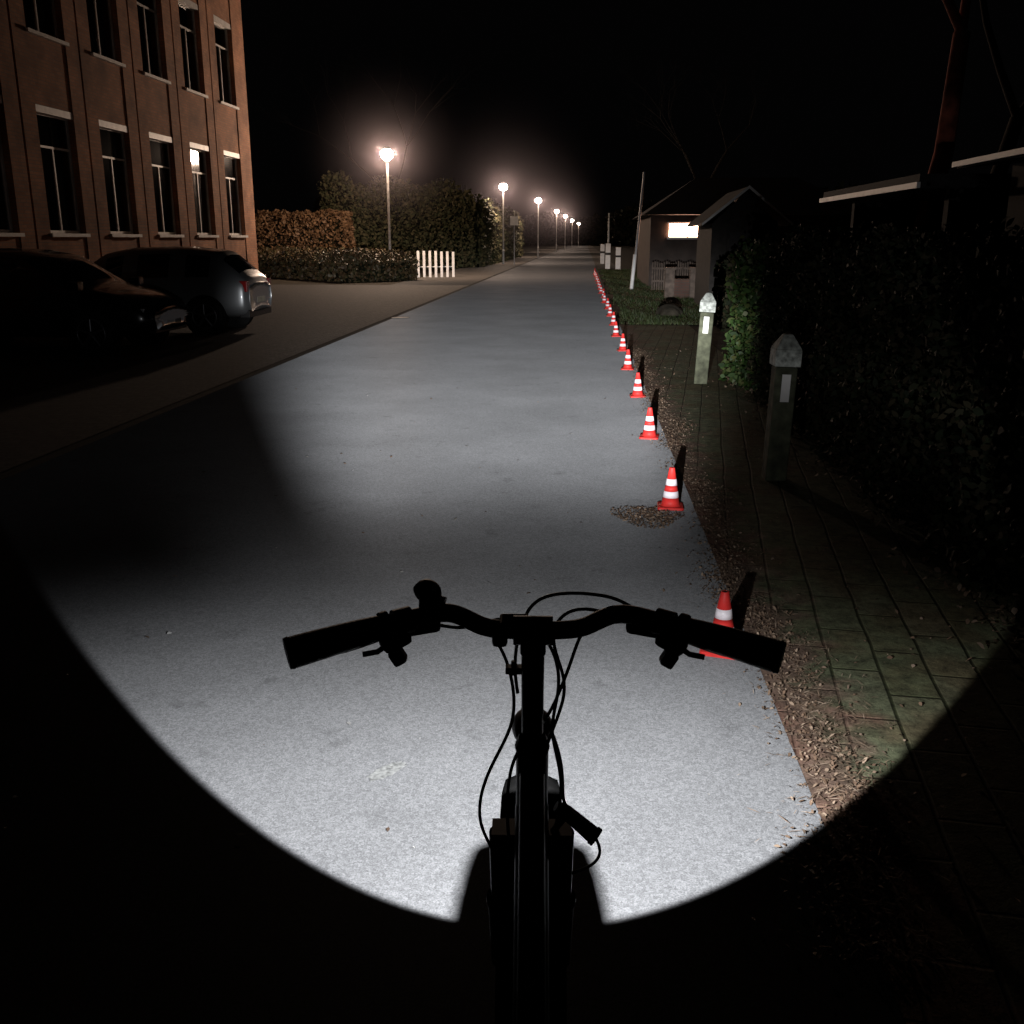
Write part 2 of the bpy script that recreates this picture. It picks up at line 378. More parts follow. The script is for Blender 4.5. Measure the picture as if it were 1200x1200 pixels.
# grass verge
n=20000
x=np.random.uniform(.75,3.1,n); y=20+np.random.rand(n)**1.3*36
s=np.random.uniform(.03,.08,n)*(1+.4*np.sin(x*4+y)); a=np.random.rand(n)*6.28; w=.006+.0012*(y-20)*.3
lx=np.random.normal(size=n)*.02; ly=np.random.normal(size=n)*.02
edge=.85+.15*np.sin(y*1.1)+.1*np.sin(y*3.3)
x=np.maximum(x,edge)
V=np.stack([np.stack([x-w*np.cos(a),y-w*np.sin(a),0*x],1),np.stack([x+w*np.cos(a),y+w*np.sin(a),0*x],1),np.stack([x+lx,y+ly,s],1)],1).reshape(-1,3)
me=bpy.data.meshes.new('grass'); me.from_pydata(V.tolist(),[],[(3*i,3*i+1,3*i+2) for i in range(n)]); me.materials.append(M['grass'])
col.objects.link(bpy.data.objects.new('grass',me))

# ---------------------------------------------------------------- traffic cones
def cone(x,y):
    b=MB(); w=.082
    pts=[]
    for cx,cy,a0 in((1,1,0),(-1,1,90),(-1,-1,180),(1,-1,270)):
        for k in range(4):
            a=R(a0+30*k); pts.append((cx*(w-.018)+.018*math.cos(a),cy*(w-.018)+.018*math.sin(a)))
    m=len(pts)
    vs=[(p[0],p[1],.002) for p in pts]+[(p[0],p[1],.014) for p in pts]+[(p[0]*.95,p[1]*.95,.018) for p in pts]
    fs=[(k,(k+1)%m,m+(k+1)%m,m+k) for k in range(m)]+[(m+k,m+(k+1)%m,2*m+(k+1)%m,2*m+k) for k in range(m)]+[tuple(range(2*m,3*m))]
    b.add(vs,fs,'conered')
    def rr(z): return .060-(z-.018)/.242*.043
    prof=[(.068,.019)]; mats=[]
    for z,mt in((.026,'conered'),(.072,'conered'),(.0721,'coneband'),(.112,'coneband'),(.1121,'conered'),(.150,'conered'),(.1501,'coneband'),(.190,'coneband'),(.1901,'conered'),(.258,'conered'),(.262,'conered')):
        off=.0012 if mt=='coneband' else 0
        prof.append((rr(z)+off,z)); mats.append(mt)
    prof.append((.010,.262)); mats.append('conered'); prof.append((.009,.22)); mats.append('dark')
    b.lathe(prof,mats,n=24)
    b.build('traffic_cone',loc=(x,y,0),rot=(random.uniform(-.02,.02),random.uniform(-.02,.02),random.uniform(-.3,.3)))
ys=[3.83,6.09,8.38,10.67,12.99,15.2,17.5]
while ys[-1]<50: ys.append(ys[-1]+2.35)
for i,yy in enumerate(ys): cone(.595+random.uniform(-.02,.02)-(.0 if yy<18 else (yy-18)*.002),yy)

# ---------------------------------------------------------------- wooden bollards
def bollard(x,y,h,w,lean):
    e=empty('wooden_bollard',(x,y,0),R(random.uniform(-8,8))); e.rotation_euler[1]=lean
    b=MB(); b.box(-w/2,w/2,-w/2,w/2,-.02,h-.22,'wood'); b.build('post',e,bevel=.012)
    b=MB(); c=w/2+.014
    b.box(-c,c,-c,c,h-.217,h-.10,'posttop')
    b.add([(-c,-c,h-.099),(c,-c,h-.099),(c,c,h-.099),(-c,c,h-.099),(-.03,-.03,h),(.03,-.03,h),(.03,.03,h),(-.03,.03,h)],
          [(0,1,5,4),(1,2,6,5),(2,3,7,6),(3,0,4,7),(4,5,6,7),(3,2,1,0)],'posttop')
    b.build('pyramid_cap',e,bevel=.006)
    b=MB(); b.box(-.030,.030,-w/2-.006,-w/2-.001,h-.46,h-.27,'white'); b.build('reflector_strip',e)
bollard(1.385,6.96,1.02,.15,R(1.5)); bollard(1.41,11.8,1.05,.155,R(2.5))

# ---------------------------------------------------------------- hedges
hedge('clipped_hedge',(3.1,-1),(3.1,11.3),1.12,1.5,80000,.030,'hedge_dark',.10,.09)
hedge('ivy_hedge',(2.9,11.1),(2.9,12.2),1.06,1.45,10000,.042,'hedge_green',.08,.09)
hedge('beech_hedge',(-16.5,50.5),(-11.9,50.0),1.3,2.9,9000,.10,'hedge_tan',.02,.06)
hedge('low_shrub_border',(-15.5,46),(-9.3,39.0),3.2,1.0,18000,.08,'shrub',.12,.15)
hedge('tall_hedge',(-12.6,52.5),(-6.6,60),1.6,4.2,20000,.12,'hedge_far',.14,.3)
hedge('garden_hedge',(-6.3,61),(-6.3,100),1.8,3.3,20000,.16,'hedge_far',.2,.3)

# ---------------------------------------------------------------- bare trees
def tree(name,x,y,h,r,lean=(0,0),mat='bark2',depth=5,seed=1,leaves=0,lmat='hedge_dark',lsz=.12,first=.35):
    rnd=random.Random(seed); e=empty(name,(x,y,0)); b=MB(); tips=[]
    def rec(p,d,L,r,k):
        seg=3; q=p
        for i in range(seg):
            d2=(d+Vector((rnd.uniform(-1,1),rnd.uniform(-1,1),rnd.uniform(-.3,.5)))*.10).normalized()
            nx=q+d2*L/seg; r1=r*(1-.14)
            b.tube(q,nx,r,r1,mat,n=9 if k>2 else 5,cap=False); q=nx;r=r1;d=d2
        if k==0: tips.append(q); return
        for i in range(rnd.choice([2,3,3])):
            ax=Vector((rnd.uniform(-1,1),rnd.uniform(-1,1),rnd.uniform(-.2,.6))).normalized()
            nd=(d*.9+ax*.75).normalized(); rec(q,nd,L*rnd.uniform(.62,.82),r*rnd.uniform(.55,.75),k-1)
        if k<depth: tips.append(q)
    rec(Vector((0,0,-.05)),Vector((lean[0],lean[1],1)).normalized(),h*first,r,depth)
    b.build('trunk_and_limbs',e)
    if leaves:
        T=np.array([tuple(t) for t in tips]); idx=np.random.randint(0,len(T),leaves)
        quads('leaves',T[idx]+np.random.normal(size=(leaves,3))*h*.035,lsz,lmat,e)
    return e
tree('leaning_tree',3.72,12.4,12,.15,(.22,.05),'bark',5,3,2500,'hedge_dark',.08,.34)
tree('bare_tree',7.5,20,11,.2,(0,0),'bark2',5,9)
tree('bare_tree',-12,64,12,.2,(0,0),'bark2',5,11)
tree('bare_tree',7,62,12,.2,(0,0),'bark2',5,14)
pts=[]
for cx,cy,rr_,hh in [(-22,190,9,9),(-10,265,8,8),(2,275,9,7),(14,230,9,9),(26,180,10,10),(-36,170,10,10),(38,160,9,9)]:
    m=2500; d=np.random.normal(size=(m,3)); d/=np.linalg.norm(d,axis=1)[:,None]; d*=np.random.rand(m)[:,None]**.4
    pts.append(np.stack([cx+d[:,0]*rr_,cy+d[:,1]*4,np.maximum(.1,hh*.5+d[:,2]*hh*.5+np.random.normal(size=m)*.5)],1))
quads('distant_trees',np.concatenate(pts),.7,'hedge_dark')

# ---------------------------------------------------------------- street lamps
LAMPS=[(-8.2,42.5),(-5.5,69),(-4.25,93.5),(-3.6,131),(-3.0,158),(-2.4,195),(-1.4,235)]
def street_lamp(x,y,h=5.0,mat='lamp',rg=.26):
    e=empty('street_lamp',(x,y,0))
    b=MB(); b.tube((0,0,0),(0,0,.9),.075,.07,'lamppole',12); b.tube((0,0,.9),(0,0,h-.25),.055,.045,'lamppole',12)
    b.tube((0,0,.88),(0,0,.96),.085,.06,'lamppole',12); b.build('pole',e)
    b=MB(); b.lathe([(.03,h-.30),(.09,h-.27),(.11,h-.23),(.10,h-.20)],'lamppole',n=16)
    b.lathe([(rg*.6,h+.20),(rg*.5,h+.23),(.08,h+.28),(.02,h+.31),(.001,h+.32)],'lamppole',n=16); b.build('lamp_hood',e)
    b=MB(); b.lathe([(.09,h-.195),(rg*.8,h-.12),(rg,h),(rg*.9,h+.11),(.14,h+.192),(.001,h+.195)],mat,n=12); b.build('lamp_globe',e)
for x,y in LAMPS: street_lamp(x,y,5.0,'lamp' if y<50 else 'lampfar')

# ---------------------------------------------------------------- white fence by lamp
e=empty('white_fence')
b=MB()
for k in range(7):
    t=k/6; x=-7.35+1.5*t; y=44.6+.5*t
    b.box(x-.055,x+.055,y-.03,y+.03,0,1.12+random.uniform(-.03,.03),'white')
b.build('boards',e)
b=MB(); 
for z in(.45,): b.tube((-7.4,44.65,z),(-5.8,45.18,z),.025,.025,'white',6)
b.build('rails',e)

e=empty('sign_pole',(1.62,33.9,0)); b=MB(); b.tube((0,0,0),(.28,0,3.75),.045,.036,'steel',10); b.build('pole',e)
b=MB(); b.tube((-.02,0,.02),(.065,0,1.15),.06,.06,'white',12); b.build('white_sleeve',e)
for (x,y,h) in [(1.35,58,1.4),(1.9,57,1.2),(1.25,70,1.3)]:
    e=empty('marker_post',(x,y,0)); b=MB(); b.box(-.14,.14,-.05,.05,0,h,'white'); b.build('board',e,bevel=.01)
    b=MB(); b.box(-.141,.141,-.056,-.051,h*.55,h*.64,'timber'); b.build('dark_band',e)
e=empty('utility_pole',(1.5,64,0)); b=MB(); b.tube((0,0,0),(0,0,3.2),.06,.05,'offwhite',10); b.box(-.25,.25,-.04,.04,2.9,3.0,'timber'); b.build('pole',e)
e=empty('traffic_sign',(-4.55,66,0)); b=MB(); b.tube((0,0,0),(0,0,3.1),.03,.03,'steel',8); b.build('pole',e)
b=MB(); b.box(-.26,.26,-.045,-.032,2.5,3.05,'white'); b.build('plate',e,bevel=.004)

# ---------------------------------------------------------------- brick building
bd=empty('brick_school_building')
X=-12.0; Y0=7.7; Y1=36.6; HT=10.4
wins=[33.8-2.9*i for i in range(9)]; WW=1.65
rows=[(1.77,4.5),(6.0,8.6)]
walls=MB(); groove=MB()
edges=[Y1]+[v for w in wins for v in (w+WW,w)]+[Y0]
for i in range(0,len(edges),2):
    a,b_=edges[i+1],edges[i]; mid=(a+b_)/2
    if b_-a>1.0 and i>0 and i<len(edges)-2:
        walls.box(X-.4,X,a,mid-.045,0,HT,'brick'); walls.box(X-.4,X,mid+.045,b_,0,HT,'brick')
        groove.box(X-.4,X-.05,mid-.043,mid+.043,0,HT,'groove')
    else: walls.box(X-.4,X,a,b_,0,HT,'brick')
for w in wins:
    for z0,z1 in [(0,rows[0][0]),(rows[0][1],rows[1][0]),(rows[1][1],HT)]:
        walls.box(X-.4,X-.03,w+.002,w+WW-.002,z0,z1,'brick')
walls.box(X-12,X-.41,Y1-.4,Y1,0,HT,'brick'); walls.box(X-12,X-.41,Y0,Y0+.4,0,HT,'brick')
walls.box(X-12,X-11.6,Y0+.41,Y1-.41,0,HT,'brick')
walls.build('walls',bd); groove.build('expansion_joints',bd)
rf=MB(); rf.box(X-12.1,X+.12,Y0-.1,Y1+.1,HT+.002,HT+.3,'roof'); rf.build('roof',bd)
pl=MB(); pl.box(X+.002,X+.05,Y0,Y1+.02,0,.45,'kerb'); pl.build('plinth',bd)
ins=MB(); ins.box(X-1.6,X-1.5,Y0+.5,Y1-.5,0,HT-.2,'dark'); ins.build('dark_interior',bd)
fr=MB();gl=MB();cu=MB();si=MB()
for w in wins:
    for (z0,z1) in rows:
        xf=X-.22
        f=.07
        fr.box(xf,xf+.07,w+.004,w+f,z0+.004,z1-.004,'white'); fr.box(xf,xf+.07,w+WW-f,w+WW-.004,z0+.004,z1-.004,'white')
        fr.box(xf+.001,xf+.069,w+f,w+WW-f,z1-f-.12,z1-.005,'white'); fr.box(xf+.001,xf+.069,w+f,w+WW-f,z0+.005,z0+f,'white')
        zt=z0+(z1-z0)*.68; fr.box(xf+.002,xf+.06,w+f,w+WW-f,zt,zt+.05,'white')
        fr.box(xf+.003,xf+.06,w+WW*.5-.025,w+WW*.5+.025,z0+f,zt,'white')
        dx=random.uniform(-.012,.012); dz=random.uniform(-.010,.010)
        gl.add([(xf+.035-dx-dz,w+f,z0+f),(xf+.035+dx-dz,w+WW-f,z0+f),(xf+.035+dx+dz,w+WW-f,z1-f),(xf+.035-dx+dz,w+f,z1-f)],[(0,1,2,3)],'glass')
        si.box(X-.14,X+.07,w-.05,w+WW+.05,z0-.075,z0+.002,'white')
        fr.box(X-.13,X-.02,w+.004,w+WW-.004,z1-.16,z1-.006,'white')
        for side in (0,1):
            if random.random()<.25: continue
            wd=random.uniform(.22,.5); c0=w+.08 if side==0 else w+WW-.08-wd
            m=14; vs=[]
            for k in range(m+1):
                yy=c0+wd*k/m; xx=X-.42+.03*math.sin(k*1.9); vs+= [(xx,yy,z0+.05),(xx,yy,z1-.15)]
            cu.add(vs,[(2*k,2*k+2,2*k+3,2*k+1) for k in range(m)],'curtain',True)
fr.build('window_frames',bd);gl.build('window_glass',bd);cu.build('curtains',bd);si.build('window_sills',bd)

# ---------------------------------------------------------------- cars
def car(name,x,y,rotz,paint,L=4.25):
    e=empty(name,(x,y,0),rotz)
    st=[
     (0.00,.40,.80,.84,.70,.56),(0.05,.30,.92,.97,.80,.64),(0.13,.26,.98,1.03,.84,.66),(0.52,.24,.98,1.41,.87,.58),
     (0.60,.22,.98,1.43,.875,.585),(1.20,.21,.96,1.49,.885,.60),(1.29,.21,.96,1.495,.885,.60),(2.10,.20,.94,1.48,.885,.60),(2.19,.20,.94,1.475,.885,.60),
     (2.62,.20,.93,1.40,.885,.59),(2.72,.20,.93,1.36,.88,.585),(3.28,.20,.93,.985,.87,.66),(3.40,.21,.91,.955,.865,.66),(3.85,.23,.82,.87,.84,.62),(4.12,.27,.68,.74,.78,.56),(4.25,.36,.58,.62,.64,.46)]
    vs=[];fs=[];mt=[]; 
    for s,zs,zb,zr,w,wr in st:
        s=s-L/2
        ring=[(w*.90,zs),(w,zs+.16),(w*1.0,(zs+zb)/2+.06),(w*.97,zb),(wr,zr-.02),(wr*.55,zr+.02),(0,zr+.03)]
        full=[(s,-a,z) for a,z in ring]+[(s,a,z) for a,z in ring[-2::-1]]
        vs+=full
    n=13
    for i in range(len(st)-1):
        for j in range(n-1):
            fs.append((i*n+j,i*n+j+1,(i+1)*n+j+1,(i+1)*n+j))
            m=0
            side=j in(3,8); top=j in(4,5,6,7)
            if side and i in(4,6,8): m=1
            if i==2 and top: m=1
            if i==10 and (top): m=1
            mt.append(m)
        fs.append((i*n,(i+1)*n,(i+1)*n+n-1,i*n+n-1)); mt.append(2)
    fs.append(tuple(range(n))); mt.append(0); fs.append(tuple(range((len(st)-1)*n,len(st)*n))[::-1]); mt.append(0)
    me=bpy.data.meshes.new('body'); me.from_pydata(vs,[],fs); 
    for k in(paint,'carglass','plastic'): me.materials.append(M[k])
    me.polygons.foreach_set('material_index',mt); me.polygons.foreach_set('use_smooth',[True]*len(fs))
    ob=bpy.data.objects.new('body',me); col.objects.link(ob); ob.parent=e
    ss=ob.modifiers.new('s','SUBSURF'); ss.levels=2; ss.render_levels=2
    for wx in(-L/2+.78,L/2-.86):
        for sy in(-1,1):
            b=MB()
            def dn(r0,r1,y0,y1,mat,n=28):
                b.tube((wx,sy*y0,.32),(wx,sy*y1,.32),r0,r1,mat,n)
            dn(.375,.375,.70,.888,'dark')
            dn(.315,.315,.72,.895,'tyre'); dn(.315,.285,.895,.905,'tyre')
            b.build('tyre',e)
            b=MB(); dn(.215,.215,.8,.908,'dark')
            for k in range(5):
                a=2*math.pi*k/5+.3
                b.tube((wx+.04*math.cos(a),sy*.915,.32+.04*math.sin(a)),(wx+.21*math.cos(a),sy*.912,.32+.21*math.sin(a)),.028,.02,'rim',6)
            b.tube((wx,sy*.905,.32),(wx,sy*.925,.32),.05,.04,'rim',12)
            for k in range(28):
                a=2*math.pi*k/28;a2=2*math.pi*(k+1)/28
                b.tube((wx+.212*math.cos(a),sy*.91,.32+.212*math.sin(a)),(wx+.212*math.cos(a2),sy*.91,.32+.212*math.sin(a2)),.012,.012,'rim',5,cap=False)
            b.build('wheel_rim',e)
    b=MB()
    for sy in(-1,1):
        b.box(-L/2+.015,-L/2+.16,sy*.70-.09,sy*.70+.09,.74,.93,'tail')
        b.box(L/2-.30,L/2-.12,sy*.62-.11,sy*.62+.11,.60,.67,'headlens')
        b.box(1.02,1.20,sy*.93-.08,sy*.93+.08,.93,1.06,paint)
        b.box(.15,.33,sy*.865-.02,sy*.865+.02,.80,.825,paint); b.box(-.78,-.60,sy*.865-.02,sy*.865+.02,.82,.845,paint)
    b.box(-L/2-.005,-L/2+.02,-.26,.26,.52,.63,'plate'); b.box(L/2-.03,L/2+.0,-.26,.26,.38,.49,'plate')
    b.box(-L/2+.02,-L/2+.2,-.72,.72,.28,.42,'plastic'); b.box(L/2-.2,L/2-.05,-.55,.55,.30,.52,'plastic')
    b.build('lamps_mirrors_trim',e,bevel=.02)
    return e
car('parked_car',-8.1,18.2,R(182),'silver')
car('parked_car',-8.35,14.9,R(-2),'black_paint')

# ---------------------------------------------------------------- right side buildings
e=empty('garden_shed')
b=MB(); b.box(2.95,4.45,24,27,0,2.0,'timber'); b.add([(2.95,24,2.002),(4.45,24,2.002),(3.70,24,2.7)],[(0,1,2)],'timber')
b.add([(2.95,27,2.002),(4.45,27,2.002),(3.70,27,2.7)],[(2,1,0)],'timber'); b.build('walls',e)
b=MB()
for sx in(-1,1):
    vs=[(3.7,23.7,2.80),(3.7,27.3,2.80),(3.7+sx*1.0,27.3,2.0),(3.7+sx*1.0,23.7,2.0)]
    vs+= [(v[0],v[1],v[2]-.05) for v in vs]
    b.add(vs,[(0,1,2,3),(7,6,5,4),(0,3,7,4),(1,2,6,5),(2,3,7,6)],'roof')
b.build('roof',e)
b=MB()
for sx in(-1,1):
    b.add([(3.7,23.66,2.82),(3.7+sx*1.02,23.66,2.0),(3.7+sx*1.02,23.66,1.94),(3.7,23.66,2.75)],[(0,1,2,3)],'white')
b.build('bargeboards',e)
b=MB(); b.box(3.3,3.9,23.96,23.995,0.05,1.85,'timber'); b.box(3.36,3.84,23.94,23.958,.1,1.8,'roof'); b.build('door',e)

e=empty('bungalow')
b=MB(); b.box(2.3,9.5,36,44,0,2.5,'render'); b.build('walls',e)
b=MB(); vs=[(2.0,35.2,2.45),(9.9,35.2,2.45),(9.9,44.5,2.45),(2.0,44.5,2.45),(4.2,40,3.9),(8,40,3.9)]
b.add(vs,[(0,1,5,4),(1,2,5),(2,3,4,5),(3,0,4),(3,2,1,0)],'roof'); b.build('roof',e)
b=MB(); b.box(2.95,4.2,35.94,35.97,1.72,2.16,'porchlight'); b.build('porch_light_panel',e)  # emissive panel, shaped like a window, stands in for the porch light's glow
b=MB(); b.box(2.88,4.27,35.90,35.995,1.64,1.71,'white'); b.box(2.88,4.27,35.95,35.995,2.17,2.22,'white'); b.box(3.56,3.59,35.90,35.935,1.72,2.16,'white'); b.build('panel_frame',e)

e=empty('picket_fence'); b=MB()
for k in range(26):
    x=2.2+k*.075; b.box(x,x+.045,33+.0,33.02,.05,.92+.03*math.sin(k*1.3),'fencewood')
b.box(2.2,4.15,33.021,33.05,.3,.36,'fencewood'); b.box(2.2,4.15,33.021,33.05,.7,.76,'fencewood'); b.build('pickets',e)
e=empty('garden_wall'); b=MB()
b.box(2.55,4.6,29.0,29.2,0,.55,'brick2'); 
for x in(2.45,3.15,3.9,4.65): b.box(x-.13,x+.13,28.93,29.27,0,.8,'fencewood'); b.box(x-.16,x+.16,28.9,29.3,.802,.87,'fencewood')
b.build('wall_and_piers',e)
hedge('front_garden_hedge',(3.6,12.6),(3.6,20),.9,1.2,8000,.07,'hedge_dark',.15,.12)
import bmesh
def rock(x,y,r):
    bmm=bmesh.new(); bmesh.ops.create_icosphere(bmm,subdivisions=3,radius=r)
    for v in bmm.verts:
        f=1+.18*math.sin(v.co.x*9/r*.3+x)+.12*math.sin(v.co.y*14/r*.3); v.co=Vector((v.co.x*f*1.3,v.co.y*f,max(-.02,v.co.z*f*.7)))
    me=bpy.data.meshes.new('boulder'); bmm.to_mesh(me); me.materials.append(M['ground']); ob=bpy.data.objects.new('boulder',me); col.objects.link(ob); ob.location=(x,y,.02)
rock(1.95,22.6,.26)

e=empty('carport'); b=MB(); b.box(2.92,6.5,9.3,12.9,2.08,2.2,'roof'); b.build('flat_roof',e)
b=MB(); b.box(2.885,2.917,9.25,12.95,2.08,2.13,'white'); b.build('fascia',e)
b=MB()
for x,y in((3.3,9.5),(3.3,12.7),(6.3,9.5),(6.3,12.7)): b.box(x-.06,x+.06,y-.06,y+.06,0,2.08,'timber')
b.box(6.3,6.36,9.57,12.63,0,2.08,'timber'); b.box(3.37,6.23,12.7,12.76,0,2.08,'timber'); b.build('posts',e)
e=empty('timber_shed'); b=MB(); b.box(3.3,6.2,4.2,8.3,0,2.2,'timber'); b.build('walls',e)
b=MB(); vs=[(2.95,4.0,2.24),(2.95,8.5,2.24),(6.4,8.5,2.55),(6.4,4.0,2.55)]; vs+=[(a,c,d-.05) for a,c,d in vs]
b.add(vs,[(3,2,1,0),(4,5,6,7),(0,1,5,4),(1,2,6,5),(2,3,7,6),(3,0,4,7)],'roof'); b.build('roof',e)
b=MB(); b.box(2.915,2.947,3.98,8.52,2.20,2.24,'white'); b.build('fascia',e)

# ---------------------------------------------------------------- bicycle
bk=empty('bicycle',(-.0624,1.30,0),R(2.9))
half=[(.0,.0,1.112),(.05,.0,1.114),(.075,.0,1.118),(.105,-.002,1.138),(.13,-.008,1.144),(.17,-.03,1.141),(.235,-.065,1.134),(.312,-.105,1.126)]
pts=[(-a,b_,c) for a,b_,c in half[::-1]]+half[1:]
curve('handlebar',pts,.0135,'bikeblack',bk)
for s in(-1,1):
    curve('grip',[(s*.210,-.052,1.137),(s*.235,-.064,1.134),(s*.28,-.089,1.129),(s*.318,-.109,1.124)],.020,'bikeblack',bk,radii=[.85,.95,1.05,1.08])
    b=MB(); b.tube((s*.325,-.112,1.123),(s*.319,-.1095,1.124),.021,.0225,'bikeblack',16)
    b.tube((s*.207,-.051,1.137),(s*.199,-.046,1.138),.021,.021,'bikeblack',16)
    b.tube((s*.192,-.042,1.139),(s*.170,-.030,1.141),.019,.019,'bikeblack',14)
    b.build('grip_collar',bk)
    curve('brake_lever',[(s*.150,.005,1.123),(s*.172,.035,1.110),(s*.21,.03,1.096),(s*.25,.0,1.088),(s*.272,-.02,1.090)],.0065,'bikeblack',bk,radii=[1.8,1.5,1.1,.9,1.0])
    b=MB(); b.box(-.026,.026,-.016,.016,-.012,.012,'bikeblack',Matrix.Translation((s*.158,-.008,1.124))@Matrix.Rotation(s*R(-25),4,'Z')); b.build('brake_clamp',bk,bevel=.008)
    b=MB(); b.box(-.022,.022,-.016,.016,-.012,.012,'bikeblack',Matrix.Translation((s*.192,-.035,1.112))@Matrix.Rotation(s*R(-25),4,'Z')@Matrix.Rotation(s*R(20),4,'Y')); b.build('shifter',bk,bevel=.009)
    b=MB(); b.box(-.010,.010,-.012,.012,-.014,.010,'bikeblack',Matrix.Translation((s*.188,-.050,1.096))@Matrix.Rotation(s*R(30),4,'Y')); b.build('thumb_lever',bk,bevel=.005)
    curve('shift_lever',[(s*.20,-.04,1.108),(s*.215,-.05,1.100),(s*.235,-.055,1.098)],.004,'bikeblack',bk,nurbs=False)
b=MB(); b.lathe([(.001,.021),(.008,.0205),(.015,.017),(.0195,.010),(.021,.0),(.018,-.003),(.001,-.004)],'bikeblack',c=(-.150,-.012,1.170),n=20,mtx=Matrix.Rotation(R(-60),3,'X')@Matrix.Rotation(R(25),3,'Y'))
b.tube((-.150,-.014,1.146),(-.150,-.012,1.170),.011,.010,'bikeblack',10); b.tube((-.158,-.012,1.144),(-.138,-.011,1.145),.018,.018,'bikeblack',14)
b.tube((-.140,-.012,1.165),(-.124,-.016,1.160),.007,.009,'bikeblack',8); b.build('bell',bk)
b=MB(); b.tube((-.028,0,1.113),(.028,0,1.113),.021,.021,'bikeblack',20); b.box(-.018,.018,-.03,.02,1.085,1.128,'bikeblack'); b.build('stem_clamp',bk,bevel=.004)
b=MB(); b.box(-.024,.018,-.016,.018,-.005,.004,'bikeblack',Matrix.Translation((-.024,.003,1.126))@Matrix.Rotation(R(6),4,'X')); b.build('display',bk,bevel=.004)
b=MB(); b.box(-.058,-.036,-.022,.012,1.094,1.122,'bikeblack'); b.build('remote_button',bk,bevel=.006)
curve('stem_riser',[(0,-.005,1.115),(0,-.003,1.08),(0,.03,.98),(0,.075,.865)],.0165,'bikeblack',bk,nurbs=False)
b=MB(); b.tube((0,.055,.90),(0,.118,.715),.025,.026,'bikeblack',20); b.tube((0,.049,.918),(0,.055,.90),.021,.027,'bikeblack',20); b.build('head_tube',bk)
curve('down_tube',[(0,.10,.77),(0,-.05,.62),(0,-.30,.40),(0,-.45,.30)],.027,'bikeblack',bk)
curve('top_tube',[(0,.075,.86),(0,-.10,.78),(0,-.35,.62),(0,-.53,.55)],.0195,'bikeblack',bk)
b=MB(); b.tube((0,-.46,.29),(0,-.63,.80),.0165,.0165,'bikeblack',16); b.tube((0,-.63,.80),(0,-.655,.86),.0135,.0135,'bikemetal',12)
b.tube((-.04,-.46,.29),(.04,-.46,.29),.024,.024,'bikeblack',16)
for s in(-1,1):
    b.tube((s*.02,-.46,.29),(s*.065,-.90,.33),.011,.009,'bikeblack',8); b.tube((s*.02,-.60,.72),(s*.065,-.90,.33),.008,.007,'bikeblack',8)
    b.tube((s*.05,-.46,.29),(s*.07,-.46+s*.12,.29-s*.12),.011,.010,'bikemetal',8); b.box(s*.12-.045,s*.12+.045,-.46+s*.12-.045,-.46+s*.12+.045,.282-s*.12,.302-s*.12,'bikeblack')
b.build('frame_rear_and_cranks',bk)
sv=[];ring=10
prof=[(-.14,.072,.93),(-.08,.078,.935),(0,.045,.93),(.08,.022,.925),(.125,.014,.915)]
for py_,w,z in prof:
    for k in range(ring):
        a=2*math.pi*k/ring; sv.append((w*math.cos(a),-.66+py_,z-.03+.024*math.sin(a)))
fs=[(i*ring+k,i*ring+(k+1)%ring,(i+1)*ring+(k+1)%ring,(i+1)*ring+k) for i in range(4) for k in range(ring)]+[tuple(range(ring)),tuple(range(4*ring,5*ring))]
b=MB(); b.add(sv,fs,'bikeblack',True); ob=b.build('saddle',bk); ob.location=(0,-.03,-.02); sm=ob.modifiers.new('s','SUBSURF'); sm.levels=2; sm.render_levels=2
b=MB(); b.tube((0,.118,.715),(0,.125,.695),.028,.028,'bikeblack',16)
b.box(-.066,.066,-.024,.024,-.02,.02,'bikeblack',Matrix.Translation((0,.128,.690)))
for s in(-1,1):
    b.tube((s*.056,.128,.70),(s*.056,.205,.50),.015,.015,'bikemetal',14); b.tube((s*.056,.200,.51),(s*.058,.278,.32),.021,.017,'bikeblack',14)
    b.tube((s*.056,.20,.512),(s*.056,.196,.524),.024,.024,'bikeblack',14)
b.build('fork',bk,bevel=0)
def wheel(cy,cz,Rw,nm):
    b=MB(); n=48;m=12;vs=[]
    for i in range(n):
        A=2*math.pi*i/n
        for k in range(m):
            a=2*math.pi*k/m; rr=Rw-.026+.026*math.cos(a); vs.append((.026*math.sin(a),cy+rr*math.cos(A),cz+rr*math.sin(A)))
    fs=[(i*m+k,i*m+(k+1)%m,((i+1)%n)*m+(k+1)%m,((i+1)%n)*m+k) for i in range(n) for k in range(m)]
    b.add(vs,fs,'tyre',True)
    for i in range(n):
        A=2*math.pi*i/n;A2=2*math.pi*(i+1)/n; r=Rw-.058
        b.add([(-.013,cy+r*math.cos(A),cz+r*math.sin(A)),(.013,cy+r*math.cos(A),cz+r*math.sin(A)),(.013,cy+r*math.cos(A2),cz+r*math.sin(A2)),(-.013,cy+r*math.cos(A2),cz+r*math.sin(A2))],[(0,1,2,3)],'bikeblack')
    for k in range(32):
        A=2*math.pi*k/32; s=1 if k%2 else -1
        b.tube((s*.03,cy+.02*math.cos(A+.8),cz+.02*math.sin(A+.8)),(0,cy+(Rw-.058)*math.cos(A),cz+(Rw-.058)*math.sin(A)),.0011,.0011,'bikemetal',4,cap=False)
    b.tube((-.05,cy,cz),(.05,cy,cz),.022,.022,'bikeblack',14); b.tube((-.046,cy,cz),(-.043,cy,cz),.08,.08,'bikemetal',24)
    b.build(nm,bk)
wheel(.28,.315,.315,'front_wheel'); wheel(-.90,.33,.33,'rear_wheel')
